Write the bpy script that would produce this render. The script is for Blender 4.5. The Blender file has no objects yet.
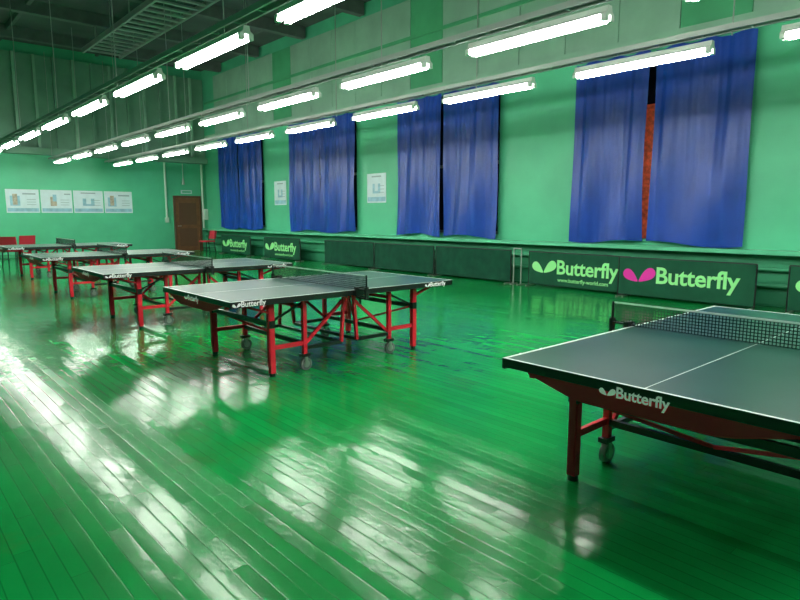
import bpy, math, random
from mathutils import Vector, Matrix
random.seed(4)
S=bpy.context.scene
S.view_settings.view_transform='Standard'
S.view_settings.look='None'
COL=S.collection

# ---------------------------------------------------------------- materials
def mat(name,col,rough=.5,metal=0,var=0,vscale=3,bump=0,bscale=20,emit=None,estr=0,coat=0,spec=None):
    m=bpy.data.materials.new(name); m.use_nodes=True
    n=m.node_tree.nodes; l=m.node_tree.links; b=n['Principled BSDF']
    b.inputs['Base Color'].default_value=(*col,1)
    b.inputs['Roughness'].default_value=rough; b.inputs['Metallic'].default_value=metal
    if coat: b.inputs['Coat Weight'].default_value=coat; b.inputs['Coat Roughness'].default_value=.1
    if spec is not None: b.inputs['Specular IOR Level'].default_value=spec
    if emit: b.inputs['Emission Color'].default_value=(*emit,1); b.inputs['Emission Strength'].default_value=estr
    if var or bump:
        tc=n.new('ShaderNodeTexCoord')
    if var:
        t=n.new('ShaderNodeTexNoise'); t.inputs['Scale'].default_value=vscale; t.inputs['Detail'].default_value=5
        l.new(tc.outputs['Object'],t.inputs['Vector'])
        r=n.new('ShaderNodeMapRange'); r.inputs['From Min'].default_value=.3; r.inputs['From Max'].default_value=.7
        r.inputs['To Min'].default_value=1-var; r.inputs['To Max'].default_value=1+var
        l.new(t.outputs['Fac'],r.inputs['Value'])
        v=n.new('ShaderNodeVectorMath'); v.operation='SCALE'; v.inputs[0].default_value=col
        l.new(r.outputs['Result'],v.inputs['Scale']); l.new(v.outputs['Vector'],b.inputs['Base Color'])
    if bump:
        t2=n.new('ShaderNodeTexNoise'); t2.inputs['Scale'].default_value=bscale; t2.inputs['Detail'].default_value=4
        l.new(tc.outputs['Object'],t2.inputs['Vector'])
        bp=n.new('ShaderNodeBump'); bp.inputs['Strength'].default_value=bump; bp.inputs['Distance'].default_value=.02
        l.new(t2.outputs['Fac'],bp.inputs['Height']); l.new(bp.outputs['Normal'],b.inputs['Normal'])
    return m

M_wall=mat('wall_green_paint',(.085,.49,.275),.45,var=.10,vscale=1.2,bump=.15,bscale=6)
M_wall_low=mat('wall_green_lower',(.035,.28,.14),.45,var=.15,vscale=2)
M_ledge=mat('ledge_paint',(.11,.52,.30),.4,var=.1)
M_panel=mat('upper_panel_pale',(.27,.47,.35),.6,var=.12,vscale=1.5)
M_panelg=mat('upper_panel_green',(.07,.38,.18),.6,var=.12,vscale=1.5)
M_rib=mat('ribbed_panel',(.16,.32,.23),.6,var=.15,vscale=1)
M_ceil=mat('ceiling_dark',(.085,.095,.095),.8,var=.2,vscale=1)
M_beam=mat('ceiling_beam',(.12,.135,.13),.7,var=.2)
M_blue=mat('curtain_blue',(.003,.045,.34),.36,var=.18,vscale=2,bump=.3,bscale=5)
M_metal=mat('galvanised_steel',(.42,.46,.43),.4,.7)
M_white=mat('lamp_housing_white',(.75,.8,.75),.4)
M_tube=mat('fluorescent_tube',(1,1,1),.4,emit=(.98,1,.92),estr=56)
M_top=mat('table_top_green',(.010,.062,.048),.30,var=.08,vscale=4,spec=.14)
M_black=mat('black_steel',(.012,.013,.014),.35)
M_red=mat('red_steel',(.95,.022,.05),.5,spec=.25)
M_line=mat('white_line',(.75,.8,.78),.4)
M_net=mat('net_cord',(.012,.02,.018),.8)
M_wheel=mat('wheel_rubber',(.16,.17,.17),.4)
M_txt=mat('logo_white_glow',(1,.90,.96),.4,emit=(1,1,1),estr=.12)  # white print; pinkish tint and faint added glow offset the green bounce light
M_lgreen=mat('logo_lime',(.30,.80,.30),.6)
M_pink=mat('logo_pink',(.75,.02,.36),.6)
M_barr=mat('barrier_fabric',(.006,.072,.036),.7,var=.15,vscale=4,bump=.2,bscale=8,spec=.2)
M_barp=mat('barrier_fabric_plain',(.006,.058,.032),.8,var=.2,vscale=5,bump=.3,bscale=6,spec=.15)
M_door=mat('door_wood',(.18,.075,.03),.5,var=.2,vscale=6)
M_frame=mat('door_frame_wood',(.11,.05,.025),.5)
M_chair=mat('chair_red',(.60,.02,.05),.5)
M_paper=mat('poster_paper',(.66,.76,.82),.5,var=.06,vscale=5)
M_pblue=mat('poster_blue',(.28,.50,.62),.5,var=.2,vscale=6)
M_pred=mat('poster_accent',(.45,.38,.30),.5,var=.4,vscale=9)
M_pdark=mat('poster_ink',(.30,.38,.42),.5)
M_glass=mat('window_night_glass',(.01,.012,.02),.1)
M_wfr=mat('window_frame_paint',(.10,.12,.11),.5)
M_lining=mat('lining_red_glow',(.40,.06,.02),.7,var=.8,vscale=14,emit=(.4,.06,.02),estr=.25)  # red lining; weak emission added to stand in for street-lamp glow
M_pipe=mat('pipe_paint',(.55,.7,.6),.4)

# floor
def floor_mat():
    m=bpy.data.materials.new('painted_floorboards'); m.use_nodes=True
    n=m.node_tree.nodes; l=m.node_tree.links; b=n['Principled BSDF']
    def MA(op,a,b_=None,c=None):
        x=n.new('ShaderNodeMath'); x.operation=op
        for i,v in enumerate((a,b_,c)):
            if v is None: continue
            if isinstance(v,(int,float)): x.inputs[i].default_value=v
            else: l.new(v,x.inputs[i])
        return x.outputs[0]
    tc=n.new('ShaderNodeTexCoord'); sp=n.new('ShaderNodeSeparateXYZ'); l.new(tc.outputs['Object'],sp.inputs[0])
    X=sp.outputs[0]; Y=sp.outputs[1]
    W=.075
    xs=MA('DIVIDE',X,W); pid=MA('FLOOR',xs); fx=MA('FRACT',xs)
    wn=n.new('ShaderNodeTexWhiteNoise'); wn.noise_dimensions='1D'; l.new(pid,wn.inputs['W'])
    r1=wn.outputs['Value']
    ys=MA('ADD',MA('DIVIDE',Y,1.5),MA('MULTIPLY',r1,7.3)); yid=MA('FLOOR',ys); fy=MA('FRACT',ys)
    cb=n.new('ShaderNodeCombineXYZ'); l.new(pid,cb.inputs[0]); l.new(yid,cb.inputs[1])
    w2=n.new('ShaderNodeTexWhiteNoise'); w2.noise_dimensions='2D'; l.new(cb.outputs[0],w2.inputs['Vector'])
    r2=w2.outputs['Value']
    # groove
    ex=MA('MINIMUM',fx,MA('SUBTRACT',1,fx)); gx=MA('MINIMUM',MA('DIVIDE',ex,.06),1)
    ey=MA('MINIMUM',fy,MA('SUBTRACT',1,fy)); gy=MA('MINIMUM',MA('DIVIDE',ey,.0015),1)
    g=MA('MULTIPLY',gx,gy)
    # bumps
    tilt=MA('MULTIPLY',MA('SUBTRACT',fx,.5),MA('SUBTRACT',r2,.5))
    cv=n.new('ShaderNodeCombineXYZ'); l.new(MA('ADD',MA('MULTIPLY',X,5),MA('MULTIPLY',r2,40)),cv.inputs[0]); l.new(MA('MULTIPLY',Y,3.2),cv.inputs[1])
    nz=n.new('ShaderNodeTexNoise'); nz.inputs['Scale'].default_value=1; nz.inputs['Detail'].default_value=3
    l.new(cv.outputs[0],nz.inputs['Vector'])
    nb=n.new('ShaderNodeTexNoise'); nb.inputs['Scale'].default_value=1.8; nb.inputs['Detail'].default_value=2
    l.new(tc.outputs['Object'],nb.inputs['Vector'])
    nf=n.new('ShaderNodeTexNoise'); nf.inputs['Scale'].default_value=28; nf.inputs['Detail'].default_value=3
    l.new(tc.outputs['Object'],nf.inputs['Vector'])
    h=MA('ADD',MA('MULTIPLY',g,.05),MA('MULTIPLY',tilt,.9))
    h=MA('ADD',h,MA('MULTIPLY',nz.outputs['Fac'],1.1))
    h=MA('ADD',h,MA('MULTIPLY',nb.outputs['Fac'],1.0))
    h=MA('ADD',h,MA('MULTIPLY',nf.outputs['Fac'],.10))
    bp=n.new('ShaderNodeBump'); bp.inputs['Strength'].default_value=1; bp.inputs['Distance'].default_value=.0035
    l.new(h,bp.inputs['Height']); l.new(bp.outputs['Normal'],b.inputs['Normal'])
    # colour
    nc=n.new('ShaderNodeTexNoise'); nc.inputs['Scale'].default_value=.7; nc.inputs['Detail'].default_value=6
    l.new(tc.outputs['Object'],nc.inputs['Vector'])
    rp=n.new('ShaderNodeValToRGB'); e=rp.color_ramp.elements
    e[0].position=.3; e[0].color=(.003,.20,.038,1); e[1].position=.66; e[1].color=(.005,.30,.065,1)
    l.new(nc.outputs['Fac'],rp.inputs['Fac'])
    # worn patches
    nw=n.new('ShaderNodeTexNoise'); nw.inputs['Scale'].default_value=.9; nw.inputs['Detail'].default_value=8; nw.inputs['Roughness'].default_value=.7
    l.new(tc.outputs['Object'],nw.inputs['Vector'])
    wr=n.new('ShaderNodeMapRange'); wr.inputs['From Min'].default_value=.56; wr.inputs['From Max'].default_value=.76; wr.inputs['To Max'].default_value=.6
    l.new(nw.outputs['Fac'],wr.inputs['Value'])
    mx=n.new('ShaderNodeMix'); mx.data_type='RGBA'; l.new(wr.outputs[0],mx.inputs['Factor']); l.new(rp.outputs[0],mx.inputs['A'])
    mx.inputs['B'].default_value=(.05,.13,.02,1)
    sc=n.new('ShaderNodeVectorMath'); sc.operation='SCALE'; l.new(mx.outputs['Result'],sc.inputs[0])
    k=MA('MULTIPLY',MA('ADD',.6,MA('MULTIPLY',g,.4)),MA('ADD',.90,MA('MULTIPLY',r2,.20)))
    l.new(k,sc.inputs['Scale']); l.new(sc.outputs[0],b.inputs['Base Color'])
    rr=n.new('ShaderNodeMapRange'); rr.inputs['To Min'].default_value=.125; rr.inputs['To Max'].default_value=.19
    l.new(nc.outputs['Fac'],rr.inputs['Value']); l.new(rr.outputs[0],b.inputs['Roughness'])
    b.inputs['Specular IOR Level'].default_value=.17
    b.inputs['Specular Tint'].default_value=(.88,1,.85,1)
    return m
M_floor=floor_mat()

# ---------------------------------------------------------------- mesh builder
class MB:
    def __init__(s): s.v=[]; s.f=[]; s.m=[]; s.mats=[]; s.sm=[]
    def mi(s,mt):
        if mt not in s.mats: s.mats.append(mt)
        return s.mats.index(mt)
    def add(s,vs,fs,mt,smooth=False):
        o=len(s.v); s.v+= [tuple(v) for v in vs]; i=s.mi(mt)
        for f in fs: s.f.append([o+k for k in f]); s.m.append(i); s.sm.append(smooth)
    def box(s,a,b,mt):
        x0,x1=sorted((a[0],b[0])); y0,y1=sorted((a[1],b[1])); z0,z1=sorted((a[2],b[2]))
        vs=[(x0,y0,z0),(x1,y0,z0),(x1,y1,z0),(x0,y1,z0),(x0,y0,z1),(x1,y0,z1),(x1,y1,z1),(x0,y1,z1)]
        s.add(vs,[(0,3,2,1),(4,5,6,7),(0,1,5,4),(1,2,6,5),(2,3,7,6),(3,0,4,7)],mt)
    def bar(s,p,q,w,h,mt):   # rectangular bar between two points
        p=Vector(p); q=Vector(q); d=(q-p).normalized()
        up=Vector((0,0,1)) if abs(d.z)<.9 else Vector((1,0,0))
        a=d.cross(up).normalized()*w/2; b=a.cross(d).normalized()*h/2
        vs=[p-a-b,p+a-b,p+a+b,p-a+b,q-a-b,q+a-b,q+a+b,q-a+b]
        s.add(vs,[(0,3,2,1),(4,5,6,7),(0,1,5,4),(1,2,6,5),(2,3,7,6),(3,0,4,7)],mt)
    def cyl(s,p,q,r,mt,n=12,r2=None):
        p=Vector(p); q=Vector(q); d=(q-p).normalized(); r2=r if r2 is None else r2
        up=Vector((0,0,1)) if abs(d.z)<.9 else Vector((1,0,0))
        a=d.cross(up).normalized(); b=a.cross(d).normalized()
        vs=[];
        for k in range(n):
            t=2*math.pi*k/n; o=a*math.cos(t)+b*math.sin(t)
            vs.append(p+o*r); vs.append(q+o*r2)
        fs=[(2*k,2*k+1,(2*k+3)%(2*n),(2*k+2)%(2*n)) for k in range(n)]
        s.add(vs,fs,mt,True)
        s.add([vs[2*k] for k in range(n)],[tuple(range(n))],mt); s.add([vs[2*k+1] for k in range(n)],[tuple(reversed(range(n)))],mt)
    def mesh(s,name):
        me=bpy.data.meshes.new(name); me.from_pydata(s.v,[],s.f)
        for m in s.mats: me.materials.append(m)
        me.polygons.foreach_set('material_index',s.m); me.polygons.foreach_set('use_smooth',s.sm); me.update()
        return me
    def obj(s,name,loc=(0,0,0),parent=None):
        return put(s.mesh(name),name,loc,parent)
def put(me,name,loc=(0,0,0),parent=None,mx=None):
    o=bpy.data.objects.new(name,me); COL.objects.link(o)
    if mx is not None: o.matrix_basis=mx
    else: o.location=loc
    if parent: o.parent=parent
    return o
def empty(name,loc,rz=0):
    o=bpy.data.objects.new(name,None); COL.objects.link(o); o.location=loc; o.rotation_euler[2]=rz; o.empty_display_size=.2
    return o

# text meshes, normalised to width 1
def text_mesh(body,m,bold=.022):
    c=bpy.data.curves.new('t','FONT'); c.body=body; c.size=1; c.offset=bold; c.extrude=.004; c.resolution_u=3; c.space_character=.98
    o=bpy.data.objects.new('t',c); COL.objects.link(o); bpy.context.view_layer.update()
    dg=bpy.context.evaluated_depsgraph_get()
    me=bpy.data.meshes.new_from_object(o.evaluated_get(dg)); bpy.data.objects.remove(o)
    xs=[v.co.x for v in me.vertices]; x0=min(xs); w=max(xs)-x0
    for v in me.vertices: v.co.x=(v.co.x-x0)/w; v.co.y/=w; v.co.z/=w
    me.materials.clear(); me.materials.append(m); me.name='lettering'
    return me
T_white=text_mesh('Butterfly',M_txt); T_lime=text_mesh('Butterfly',M_lgreen)
T_www=text_mesh('www.butterfly-world.com',M_lgreen,.014)
def wings(m):
    b=MB()
    def wing(pts):
        N=len(pts); z=.01
        b.add([(x,y,z) for x,y in pts]+[(x,y,0) for x,y in pts],[tuple(range(N))]+[(i,i+N,(i+1)%N+N,(i+1)%N) for i in range(N)],m)
    def leaf(cx,cy,ang,L,Wd):
        P=[]
        for k in range(24):
            t=2*math.pi*k/24; x=math.cos(t)*L/2+L/2; y=math.sin(t)*Wd/2*(1-.55*math.cos(t)*-1)*.75
            P.append((cx+x*math.cos(ang)-y*math.sin(ang),cy+x*math.sin(ang)+y*math.cos(ang)))
        wing(P)
    leaf(.50,.06,math.radians(38),.62,.40)
    leaf(.46,.06,math.radians(146),.55,.38)
    return b.mesh('butterfly_emblem')
E_white,E_lime,E_pink=wings(M_txt),wings(M_lgreen),wings(M_pink)
def facing(dirn,pos,scale):
    if dirn=='-X': x,y,z=(0,-1,0),(0,0,1),(-1,0,0)
    elif dirn=='+X': x,y,z=(0,1,0),(0,0,1),(1,0,0)
    elif dirn=='-Y': x,y,z=(1,0,0),(0,0,1),(0,-1,0)
    else: x,y,z=(-1,0,0),(0,0,1),(0,1,0)
    R=Matrix((x,y,z)).transposed().to_4x4()
    return Matrix.Translation(pos)@R@Matrix.Scale(scale,4)

# ---------------------------------------------------------------- room shell
WX=11.2; YB=25.0; XL=-4.5; YF=-5.5; CZ=7.4
b=MB(); b.box((XL,YF,-.2),(WX+.3,YB+.3,0),M_floor); b.obj('floor')
b=MB(); b.box((XL-.2,YF-.2,CZ),(WX+.5,YB+.5,CZ+.2),M_ceil); b.obj('ceiling')
b=MB()
for y in range(-4,25,3): b.box((XL+.01,y,CZ-.35),(WX-.07,y+.22,CZ-.002),M_beam)
for x in (-2,1,4,7,10): b.box((x,YF+.02,CZ-.16),(x+.1,YB-.4,CZ-.003),M_beam)
b.obj('ceiling_beams')
# window wall
WIN=[(-1.85,1.58),(3.86,7.05),(9.12,12.50),(14.5,18.0),(20.05,23.4)]
SZ,TZ=1.05,4.45
b=MB()
b.box((WX,YF,.0),(WX+.3,YB,SZ),M_wall)
b.box((WX,YF,TZ),(WX+.3,YB,CZ),M_wall)
y=YF
for a,c in WIN:
    b.box((WX,y,SZ),(WX+.3,a,TZ),M_wall); y=c
b.box((WX,y,SZ),(WX+.3,YB,TZ),M_wall)
b.obj('wall_right')
b=MB()
y=YF+.05; k=0
while y<YB-1.2:
    w=1.17
    b.box((WX-.06,y+.008,4.75),(WX-.002,y+w-.008,CZ-.4),M_panelg if k%6 in (2,) else M_panel)
    y+=w; k+=1
b.obj('wall_panel_cladding')
b=MB(); b.box((WX-.14,YF+.02,4.55),(WX-.002,YB-.4,4.74),M_panel); b.box((WX-.1,YF+.02,6.0),(WX-.062,YB-.4,6.08),M_panelg); b.obj('trim_1')
b=MB(); b.box((WX-.28,YF+.02,.86),(WX-.002,YB-.05,.93),M_ledge)
b.box((WX-.03,YF+.02,.02),(WX-.001,YB-.05,.855),M_wall_low); b.obj('trim_2')
b=MB()
for z in (.35,.62): b.cyl((WX-.12,YF+.1,z),(WX-.12,YB-.1,z),.035,M_wall_low)
b.obj('heating_pipes')
# back wall
b=MB(); b.box((XL,YB,0),(WX+.3,YB+.3,CZ),M_wall); b.obj('wall_back')
b=MB(); b.box((XL+.02,YB-.32,3.62),(WX-.02,YB-.002,3.86),M_rib)
b.box((XL+.02,YB-.10,3.87),(WX-.02,YB-.003,CZ-.37),M_rib)
x=XL+.2
while x<WX-.2:
    b.box((x,YB-.20,3.87),(x+.09,YB-.101,CZ-.37),M_panel if int(x*3)%4 else M_rib); x+=.62
b.obj('wall_panel_cladding')
b=MB(); b.box((XL-.2,YF,0),(XL,YB+.3,CZ),M_wall); b.obj('wall_left')
b=MB(); b.box((XL-.2,YF-.2,0),(WX+.3,YF,CZ),M_wall); b.obj('wall_front')
b=MB(); b.box((XL+.01,YB-.03,.0),(9.74,YB-.001,.12),M_wall_low); b.box((10.95,YB-.03,0),(WX-.04,YB-.001,.12),M_wall_low); b.obj('baseboard_back')

# windows
for i,(a,c) in enumerate(WIN):
    b=MB(); xo=WX+.14
    b.box((xo+.05,a,SZ),(xo+.07,c,TZ),M_glass)
    for yy in (a,(2*a+c)/3-.03,(a+2*c)/3-.03,c-.07): b.box((xo-.02,yy,SZ),(xo+.05,yy+.07,TZ),M_wfr)
    for zz in (SZ,2.7,TZ-.07): b.box((xo-.02,a,zz),(xo+.05,c,zz+.07),M_wfr)
    b.box((WX-.02,a-.05,SZ-.05),(xo-.02,c+.05,SZ),M_ledge)
    b.obj('window_%d'%(i+1))

# curtains
def curtain(y0,y1,zb,zt,seed,gapdir):
    r=random.Random(seed); nu,nv=120,30
    ph=[r.uniform(0,6.28) for _ in range(6)]
    b=MB(); vs=[];
    for j in range(nv+1):
        v=j/nv; z=zb+(zt-zb)*v
        for i in range(nu+1):
            u=i/nu; yy=y0+(y1-y0)*u
            yy+= gapdir*.035*math.sin(v*3.0)*(u if gapdir<0 else 1-u)
            d=.042*math.sin(u*20+ph[0]+.8*math.sin(v*2.6+ph[1]))*(.25+.75*abs(math.sin(u*4+ph[3]+v)))
            d+=.030*math.sin(u*10+ph[2]+v*2.0)+.008*math.sin(u*66+ph[4])*(.2+v)
            d+=.045*math.sin(v*6+u*8+ph[5])*(1-v)
            zz=z+(1-v)*.04*math.sin(u*5+ph[1])-v*.05*abs(math.sin(u*9.4+ph[2]))
            vs.append((WX-.14+d*.75,yy,zz))
    fs=[(j*(nu+1)+i,j*(nu+1)+i+1,(j+1)*(nu+1)+i+1,(j+1)*(nu+1)+i) for j in range(nv) for i in range(nu)]
    b.add(vs,fs,M_blue,True)
    b.cyl((WX-.13,y0-.02,zt+.01),(WX-.13,y1+.02,zt+.01),.015,M_metal,8)
    nr=9
    for k in range(nr):
        yy=y0+(y1-y0)*(k+.5)/nr; b.bar((WX-.13,yy,zt+.01),(WX-.05,yy,zt+.05),.02,.02,M_metal) if k%4==0 else None
    return b.obj('window_curtain')
for i,(a,c) in enumerate(WIN):
    mid=(a+c)/2+(.05 if i==1 else 0); g=.08 if i==1 else (.05 if i==2 else .02)
    curtain(a-.08,mid-g/2,.98,4.5,i*2+1,-1); curtain(mid+g/2,c+.04,.98,4.5,i*2+2,1)
    if i==1:
        b=MB(); b.box((WX+.05,mid-.5,SZ+.01),(WX+.06,mid+.5,3.55),M_lining); b.obj('lining_curtain')

# door
b=MB(); dx0,dx1=9.82,10.84; dz=2.22
b.box((dx0,YB-.05,.01),(dx1,YB-.004,dz),M_door)
for x in (dx0-.07,dx1): b.box((x,YB-.09,0),(x+.07,YB-.002,dz+.07),M_frame)
b.box((dx0,YB-.09,dz),(dx1,YB-.002,dz+.07),M_frame)
for z0,z1 in ((.2,.95),(1.1,2.0)):
    b.box((dx0+.14,YB-.065,z0),(dx1-.14,YB-.05,z1),M_frame)
b.cyl((dx0+.08,YB-.05,1.05),(dx0+.08,YB-.11,1.05),.015,M_metal); b.cyl((dx0+.08,YB-.11,1.05),(dx0+.2,YB-.11,1.05),.012,M_metal)
b.obj('door_1')
b=MB(); b.box((10.1,YB-.04,2.38),(10.55,YB-.002,2.52),M_paper); b.box((10.14,YB-.045,2.41),(10.51,YB-.04,2.49),M_ledge); b.obj('exit_sign')
b=MB(); b.cyl((9.45,YB-.06,1.3),(9.45,YB-.06,3.6),.04,M_pipe); b.box((9.38,YB-.1,1.2),(9.52,YB-.01,1.4),M_pipe); b.obj('wall_conduit')
b=MB(); b.cyl((11.0,YB-.06,.95),(11.0,YB-.06,3.6),.045,M_pipe); b.obj('wall_conduit')
b=MB(); b.box((11.0,YB-.16,1.35),(11.18,YB-.12,1.7),M_pipe); b.box((10.98,YB-.12,1.3),(11.19,YB-.003,1.75),M_white); b.obj('electrical_box')
b=MB(); b.cyl((10.2,YB-.05,3.0),(10.2,YB-.05,3.6),.015,M_metal); b.cyl((10.2,YB-.05,2.75),(10.2,YB-.05,3.0),.06,M_metal,12,.03); b.obj('wall_bell')

# posters
def poster(kind,p0,p1,z0,z1,wall):
    b=MB()
    def rect(u0,u1,w0,w1,t,m):
        if wall=='back':
            x0=p0+(p1-p0)*u0; x1=p0+(p1-p0)*u1
            b.box((x0,YB-.004-t,z0+(z1-z0)*w0),(x1,YB-.004,z0+(z1-z0)*w1),m)
        else:
            y0=p1+(p0-p1)*u0; y1=p1+(p0-p1)*u1
            b.box((WX-.004-t,y0,z0+(z1-z0)*w0),(WX-.004,y1,z0+(z1-z0)*w1),m)
    rect(0,1,0,1,.008,M_paper); rect(.03,.97,.05,.20,.010,M_pblue)
    if kind==0:
        rect(.12,.42,.3,.72,.011,M_pblue); rect(.2,.34,.34,.8,.013,M_pred); rect(.5,.9,.78,.84,.011,M_pdark)
    elif kind==1:
        rect(.3,.5,.3,.7,.011,M_pred); rect(.38,.5,.5,.8,.013,M_pblue); rect(.75,.95,.8,.85,.011,M_pdark)
    else:
        rect(.3,.7,.32,.65,.011,M_pblue); rect(.42,.58,.4,.75,.013,M_paper); rect(.25,.75,.87,.92,.011,M_pdark)
    for k in range(3): rect(.62,.9,.34+.11*k,.36+.11*k,.012,M_pdark)
    b.obj('wall_poster')
for k in range(4): poster(k%3,3.90+k*1.07,3.90+k*1.07+1.02,1.58,2.4,'back')
poster(2,13.15,14.0,1.85,2.68,'right'); poster(2,18.5,19.3,1.85,2.68,'right')

# ---------------------------------------------------------------- lamps
LZ=3.3
def lamp_mesh():
    b=MB(); L=.85
    vs=[]
    for x in (-L,L):
        vs+=[(-.03,x,.09),(.03,x,.09),(.04,x,.04),(.075,x,.012),(-.075,x,.012),(-.04,x,.04)]
    b.add(vs,[(0,1,2,3,4,5),(11,10,9,8,7,6)]+[(i,i+6,(i+1)%6+6,(i+1)%6) for i in range(6)],M_white)
    for x in (-.05,.05):
        b.cyl((x,-L+.05,-.022),(x,L-.05,-.022),.022,M_tube,10)
        for s in (-1,1): b.box((x-.025,s*(L-.05),-.045),(x+.025,s*L,.012),M_white)
    return b.mesh('fluorescent_lamp')
LM=lamp_mesh()
for rx,y0,k0,k1 in ((3.1,6.65,-4,7),(5.29,3.91,-3,8),(7.16,3.74,-3,8)):
    for k in range(k0,k1+1):
        y=y0+2.37*k
        if y<YB-1.1 : put(LM,'ceiling_lamp',(rx,y,LZ))
    b=MB()
    for s in (-.06,.06): b.box((rx+s-.012,YF+.1,LZ+.15),(rx+s+.012,YB-.4,LZ+.21),M_metal)
    y=YF+.5
    while y<YB-.5: b.box((rx-.06,y,LZ+.16),(rx+.06,y+.03,LZ+.18),M_metal); y+=.5
    y=YF+1
    while y<YB-.5:
        b.cyl((rx,y,LZ+.1),(rx,y,CZ-.36),.008,M_metal,6); y+=3.6
    b.obj('lamp_cable_tray')
b=MB()   # overhead lattice catwalk
for x in (5.75,6.85): b.box((x,14,6.55),(x+.06,21.5,6.7),M_metal)
y=14
while y<21.5: b.box((5.75,y,6.58),(6.9,y+.12,6.62),M_metal); y+=.42
for y in (14.1,17.1,20.1): 
    for x in (5.78,6.88): b.cyl((x,y,6.6),(x,y,CZ-.36),.02,M_metal,6)
b.obj('hanging_lattice_frame')

# ---------------------------------------------------------------- table tennis tables
def t_top():
    b=MB(); 
    for s in (-1,1):
        x0,x1=(.004,1.37) if s>0 else (-1.37,-.004)
        b.box((x0,-.7625,.737),(x1,.7625,.76),M_top)
        e=.016; z0,z1=.7601,.7612
        b.box((x0,-.7625,z0),(x1,-.7625+e,z1),M_line); b.box((x0,.7625-e,z0),(x1,.7625,z1),M_line)
        xe=1.37*s; b.box((xe,-.7425,z0),(xe-s*e,.7425,z1),M_line)
        b.box((x0,-.002,z0),(x1-.02 if s>0 else x1,.002,z1),M_line)
        for yy in (-.764,.744): b.box((x0,yy,.705),(x1,yy+.02,.7585),M_black)
        b.box((xe+s*.0015,-.764,.714),(xe-s*.018,.764,.7585),M_black)
        b.box((s*.006,-.74,.70),(s*.03,.74,.736),M_black)
        b.box((s*.6,-.74,.70),(s*.63,.74,.736),M_black)
    return b.mesh('playing_surface')
def t_frame():
    b=MB()
    for s in (-1,1):
        xe=s*1.358; N=16; vs=[]
        for k in range(N+1):
            y=-.60+1.20*k/N; zb=.706-.075*min(1,(1-abs(y)/.6)*2.2)
            vs+=[(xe-.012,y,.713),(xe+.012,y,.713),(xe+.012,y,zb),(xe-.012,y,zb)]
        fs=[]
        for k in range(N):
            o=4*k
            for i in range(4): fs.append((o+i,o+(i+1)%4,o+4+(i+1)%4,o+4+i))
        b.add(vs,fs,M_red)
        for t in (-1,1):
            y=t*.61; xo=s*.90; xi=s*.54
            b.box((xo-.025,y-.025,.03),(xo+.025,y+.025,.70),M_red)
            b.box((xo+s*.025,y-.02,.10),(xo+s*.034,y+.02,.66),M_red)
            b.box((xo-.03,y-.03,.46),(xo+.03,y+.03,.53),M_black)
            b.cyl((xo,y,0),(xo,y,.03),.03,M_black); b.cyl((xo,y,.03),(xo,y,.045),.02,M_metal)
            b.bar((xo,y,.60),(s*1.2,y,.70),.03,.02,M_red)
            b.bar((s*1.34,y*.98,.695),(s*.03,y*.98,.695),.03,.03,M_red)
            b.box((xi-.02,y-.02,.16),(xi+.02,y+.02,.70),M_red)
            b.box((xi-.05,y-.028,.135),(xi+.05,y+.028,.165),M_black)
            for q in (-.026,.022): b.box((xi-.012,y+q,.05),(xi+.022,y+q+.004,.14),M_metal)
            b.cyl((xi+.01,y-.018,.062),(xi+.01,y+.018,.062),.062,M_wheel,20)
            b.cyl((xi+.01,y-.021,.062),(xi+.01,y+.021,.062),.035,M_metal,14)
            b.bar((xo,y,.27),(xi,y,.27),.025,.04,M_red)
            b.bar((xi,y,.22),(s*.10,y,.22),.025,.035,M_black)
            b.bar((xi,y*.97,.24),(s*.07,y*.97,.64),.022,.03,M_red)
            b.bar((s*.10,y,.22),(s*.06,y,.69),.03,.03,M_red)
            b.bar((xo,y*.94,.50),(xi,y*.94,.66),.02,.02,M_black)
        b.bar((s*.90,-.61,.49),(s*.90,.61,.49),.03,.045,M_black)
        b.bar((s*.54,-.60,.26),(s*.54,.60,.26),.03,.04,M_black)
        b.bar((s*.54,-.60,.62),(s*.54,.60,.62),.03,.03,M_red)
        b.bar((s*.10,-.60,.22),(s*.10,.60,.22),.03,.03,M_black)
        b.bar((s*.90,-.60,.49),(s*.54,0,.28),.02,.02,M_red); b.bar((s*.90,.60,.49),(s*.54,0,.28),.02,.02,M_red)
    return b.mesh('undercarriage')
def t_net():
    b=MB(); y0=-.90; n=92
    for k in range(n+1):
        y=y0+1.8*k/n; b.box((-.001,y-.0026,.765),(.001,y+.0026,.91),M_net)
    for k in range(8):
        z=.765+.0195*k; b.box((-.001,-.90,z-.0026),(.001,.90,z+.0026),M_net)
    b.box((-.003,-.9,.902),(.003,.9,.913),M_line)
    for t in (-1,1):
        b.cyl((0,t*.905,.70),(0,t*.905,.915),.009,M_black,10)
        b.box((-.02,t*.76,.765),(.02,t*.915,.775),M_black); b.box((-.02,t*.76,.68),(.02,t*.915,.69),M_black)
        b.box((-.02,t*.895,.68),(.02,t*.918,.80),M_black); b.cyl((0,t*.80,.62),(0,t*.80,.68),.012,M_black,8)
        b.box((-.045,t*.766,.70),(.045,t*.80,.79),M_black)
    return b.mesh('net_and_posts')
TT,TF,TN=t_top(),t_frame(),t_net()
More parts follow.
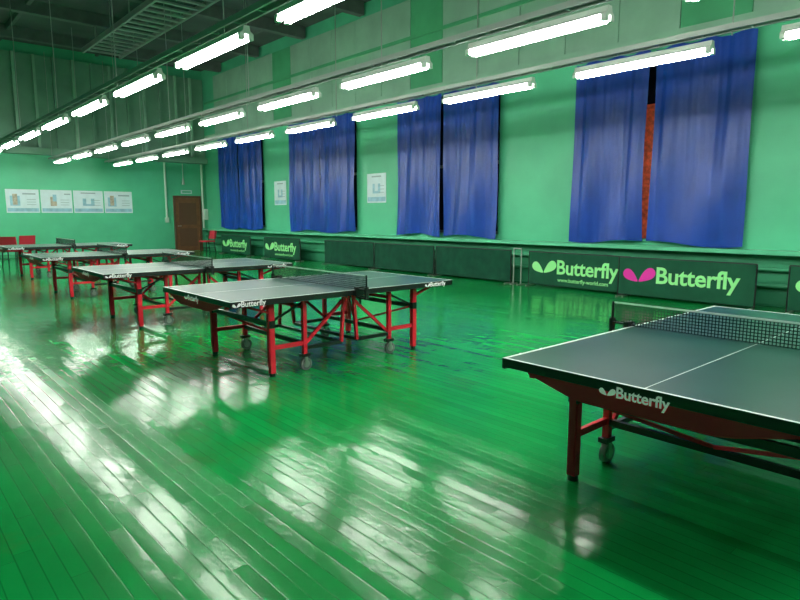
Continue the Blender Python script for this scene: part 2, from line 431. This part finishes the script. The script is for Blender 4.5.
for (cx,cy,rz) in ((3.82,1.18,0),(3.67,5.52,0),(3.60,8.85,0),(3.68,12.7,0),(3.85,17.0,0)):
    e=empty('table_tennis_table',(cx,cy,0),math.radians(rz))
    put(TT,'playing_surface',parent=e); put(TF,'undercarriage',parent=e); put(TN,'net_and_posts',parent=e)
    w=.24
    def logo(d,pos,along):
        px=Vector(pos)
        put(T_white,'lettering',parent=e,mx=facing(d,px,w))
        put(E_white,'emblem',parent=e,mx=facing(d,px-Vector(along)*.082+Vector((0,0,-.004)),.078))
    logo('-X',(-1.3735,.12,.695),(0,-1,0)); logo('+X',(1.3735,-.12,.695),(0,1,0))
    logo('-Y',(-1.27,-.766,.712),(1,0,0)); logo('-Y',(1.02,-.766,.712),(1,0,0))
    logo('+Y',(1.24,.766,.712),(-1,0,0)); logo('+Y',(-1.02,.766,.712),(-1,0,0))

# ---------------------------------------------------------------- barriers
def barrier(x,y,kind,rz=0):
    e=empty('court_barrier',(x,y,0),math.radians(rz))
    b=MB(); H=.73; W=1.165; fm=M_barr if kind!='plain' else M_barp
    nu=40; vs=[]
    for side in (-1,1):
        for j in range(2):
            for i in range(nu+1):
                yy=-W+.015+(2*W-.03)*i/nu
                d=(.006*math.sin(i*.9+y) if kind=='plain' else 0)
                vs.append((side*.014+d,yy,.05+(H-.06)*j))
    fs=[]
    o2=2*(nu+1)
    for i in range(nu):
        fs.append((i,nu+1+i,nu+2+i,i+1)); fs.append((o2+i,o2+i+1,o2+nu+2+i,o2+nu+1+i)); fs.append((nu+1+i,o2+nu+1+i,o2+nu+2+i,nu+2+i)); fs.append((i,i+1,o2+i+1,o2+i))
    b.add(vs,fs,fm)
    for s in (-1,1):
        b.cyl((0,s*W,.0),(0,s*W,H),.012,M_black,8)
        b.bar((-.16,s*(W-.05),.012),(.16,s*(W-.05),.012),.025,.02,M_metal)
    b.cyl((0,-W,H),(0,W,H),.012,M_black,8); b.cyl((0,-W,.05),(0,W,.05),.010,M_black,8)
    b.obj('fabric_panel',parent=e)
    if kind!='plain':
        put(T_lime,'lettering',parent=e,mx=facing('-X',Vector((-.016,.44,.30)),1.38))
        put(E_pink if kind=='pink' else E_lime,'emblem',parent=e,mx=facing('-X',Vector((-.016,1.05,.27)),.58))
        if kind!='pink': put(T_www,'web_lettering',parent=e,mx=facing('-X',Vector((-.016,.42,.14)),1.15))
barrier(10.52,4.50,'pink',0); barrier(10.66,6.66,'lime',-1.5); barrier(10.62,1.75,'lime')
barrier(10.62,-.8,'plain'); 
barrier(10.66,9.45,'plain'); barrier(10.66,11.85,'plain'); barrier(10.66,14.25,'plain',1)
barrier(10.62,17.95,'lime'); barrier(10.62,21.3,'lime')
# bare steel barrier frame
b=MB()
for y in (7.98,8.18): b.cyl((10.62,y,0),(10.62,y,.78),.014,M_metal,8)
b.cyl((10.62,7.98,.78),(10.62,8.18,.78),.014,M_metal,8); b.box((10.5,7.97,0),(10.75,8.0,.02),M_metal); b.box((10.5,8.16,0),(10.75,8.19,.02),M_metal)
b.obj('steel_stand')

# ---------------------------------------------------------------- chairs
def chair(x,y,rz):
    b=MB()
    for sx in (-.2,.2):
        b.bar((sx,-.2,0),(sx*.95,-.18,.44),.025,.025,M_black); b.bar((sx,.24,0),(sx*.95,.18,.45),.025,.025,M_black)
        b.bar((sx*.95,.18,.44),(sx*.95,.27,.88),.025,.02,M_black)
        b.bar((sx,-.2,.2),(sx,.22,.2),.02,.02,M_black)
    b.box((-.22,-.22,.44),(.22,.21,.49),M_chair)
    vs=[(-.22,.20,.56),(.22,.20,.56),(.22,.27,.88),(-.22,.27,.88),(-.22,.24,.56),(.22,.24,.56),(.22,.31,.88),(-.22,.31,.88)]
    b.add(vs,[(0,1,2,3),(7,6,5,4),(0,4,5,1),(1,5,6,2),(2,6,7,3),(3,7,4,0)],M_chair)
    o=b.obj('stacking_chair',(x,y,0)); o.rotation_euler[2]=math.radians(rz)
chair(3.3,20.8,150); chair(3.75,21.6,190); chair(10.35,23.2,-80)

# ---------------------------------------------------------------- world & camera
w=bpy.data.worlds.new('w'); S.world=w; w.use_nodes=True
w.node_tree.nodes['Background'].inputs[0].default_value=(.02,.03,.05,1); w.node_tree.nodes['Background'].inputs[1].default_value=.3
cam=bpy.data.cameras.new('camera'); co=bpy.data.objects.new('camera',cam); COL.objects.link(co)
cam.sensor_width=36; cam.lens=603/800*36; cam.clip_start=.05; cam.clip_end=200
co.location=(0,0,1.5)
th=math.radians(41.7)   # angle of view direction right of +Y
p=math.radians(8.02); 
fw=Vector((math.sin(th)*math.cos(p),math.cos(th)*math.cos(p),-math.sin(p)))
co.rotation_euler=fw.to_track_quat('-Z','Y').to_euler()
S.camera=co
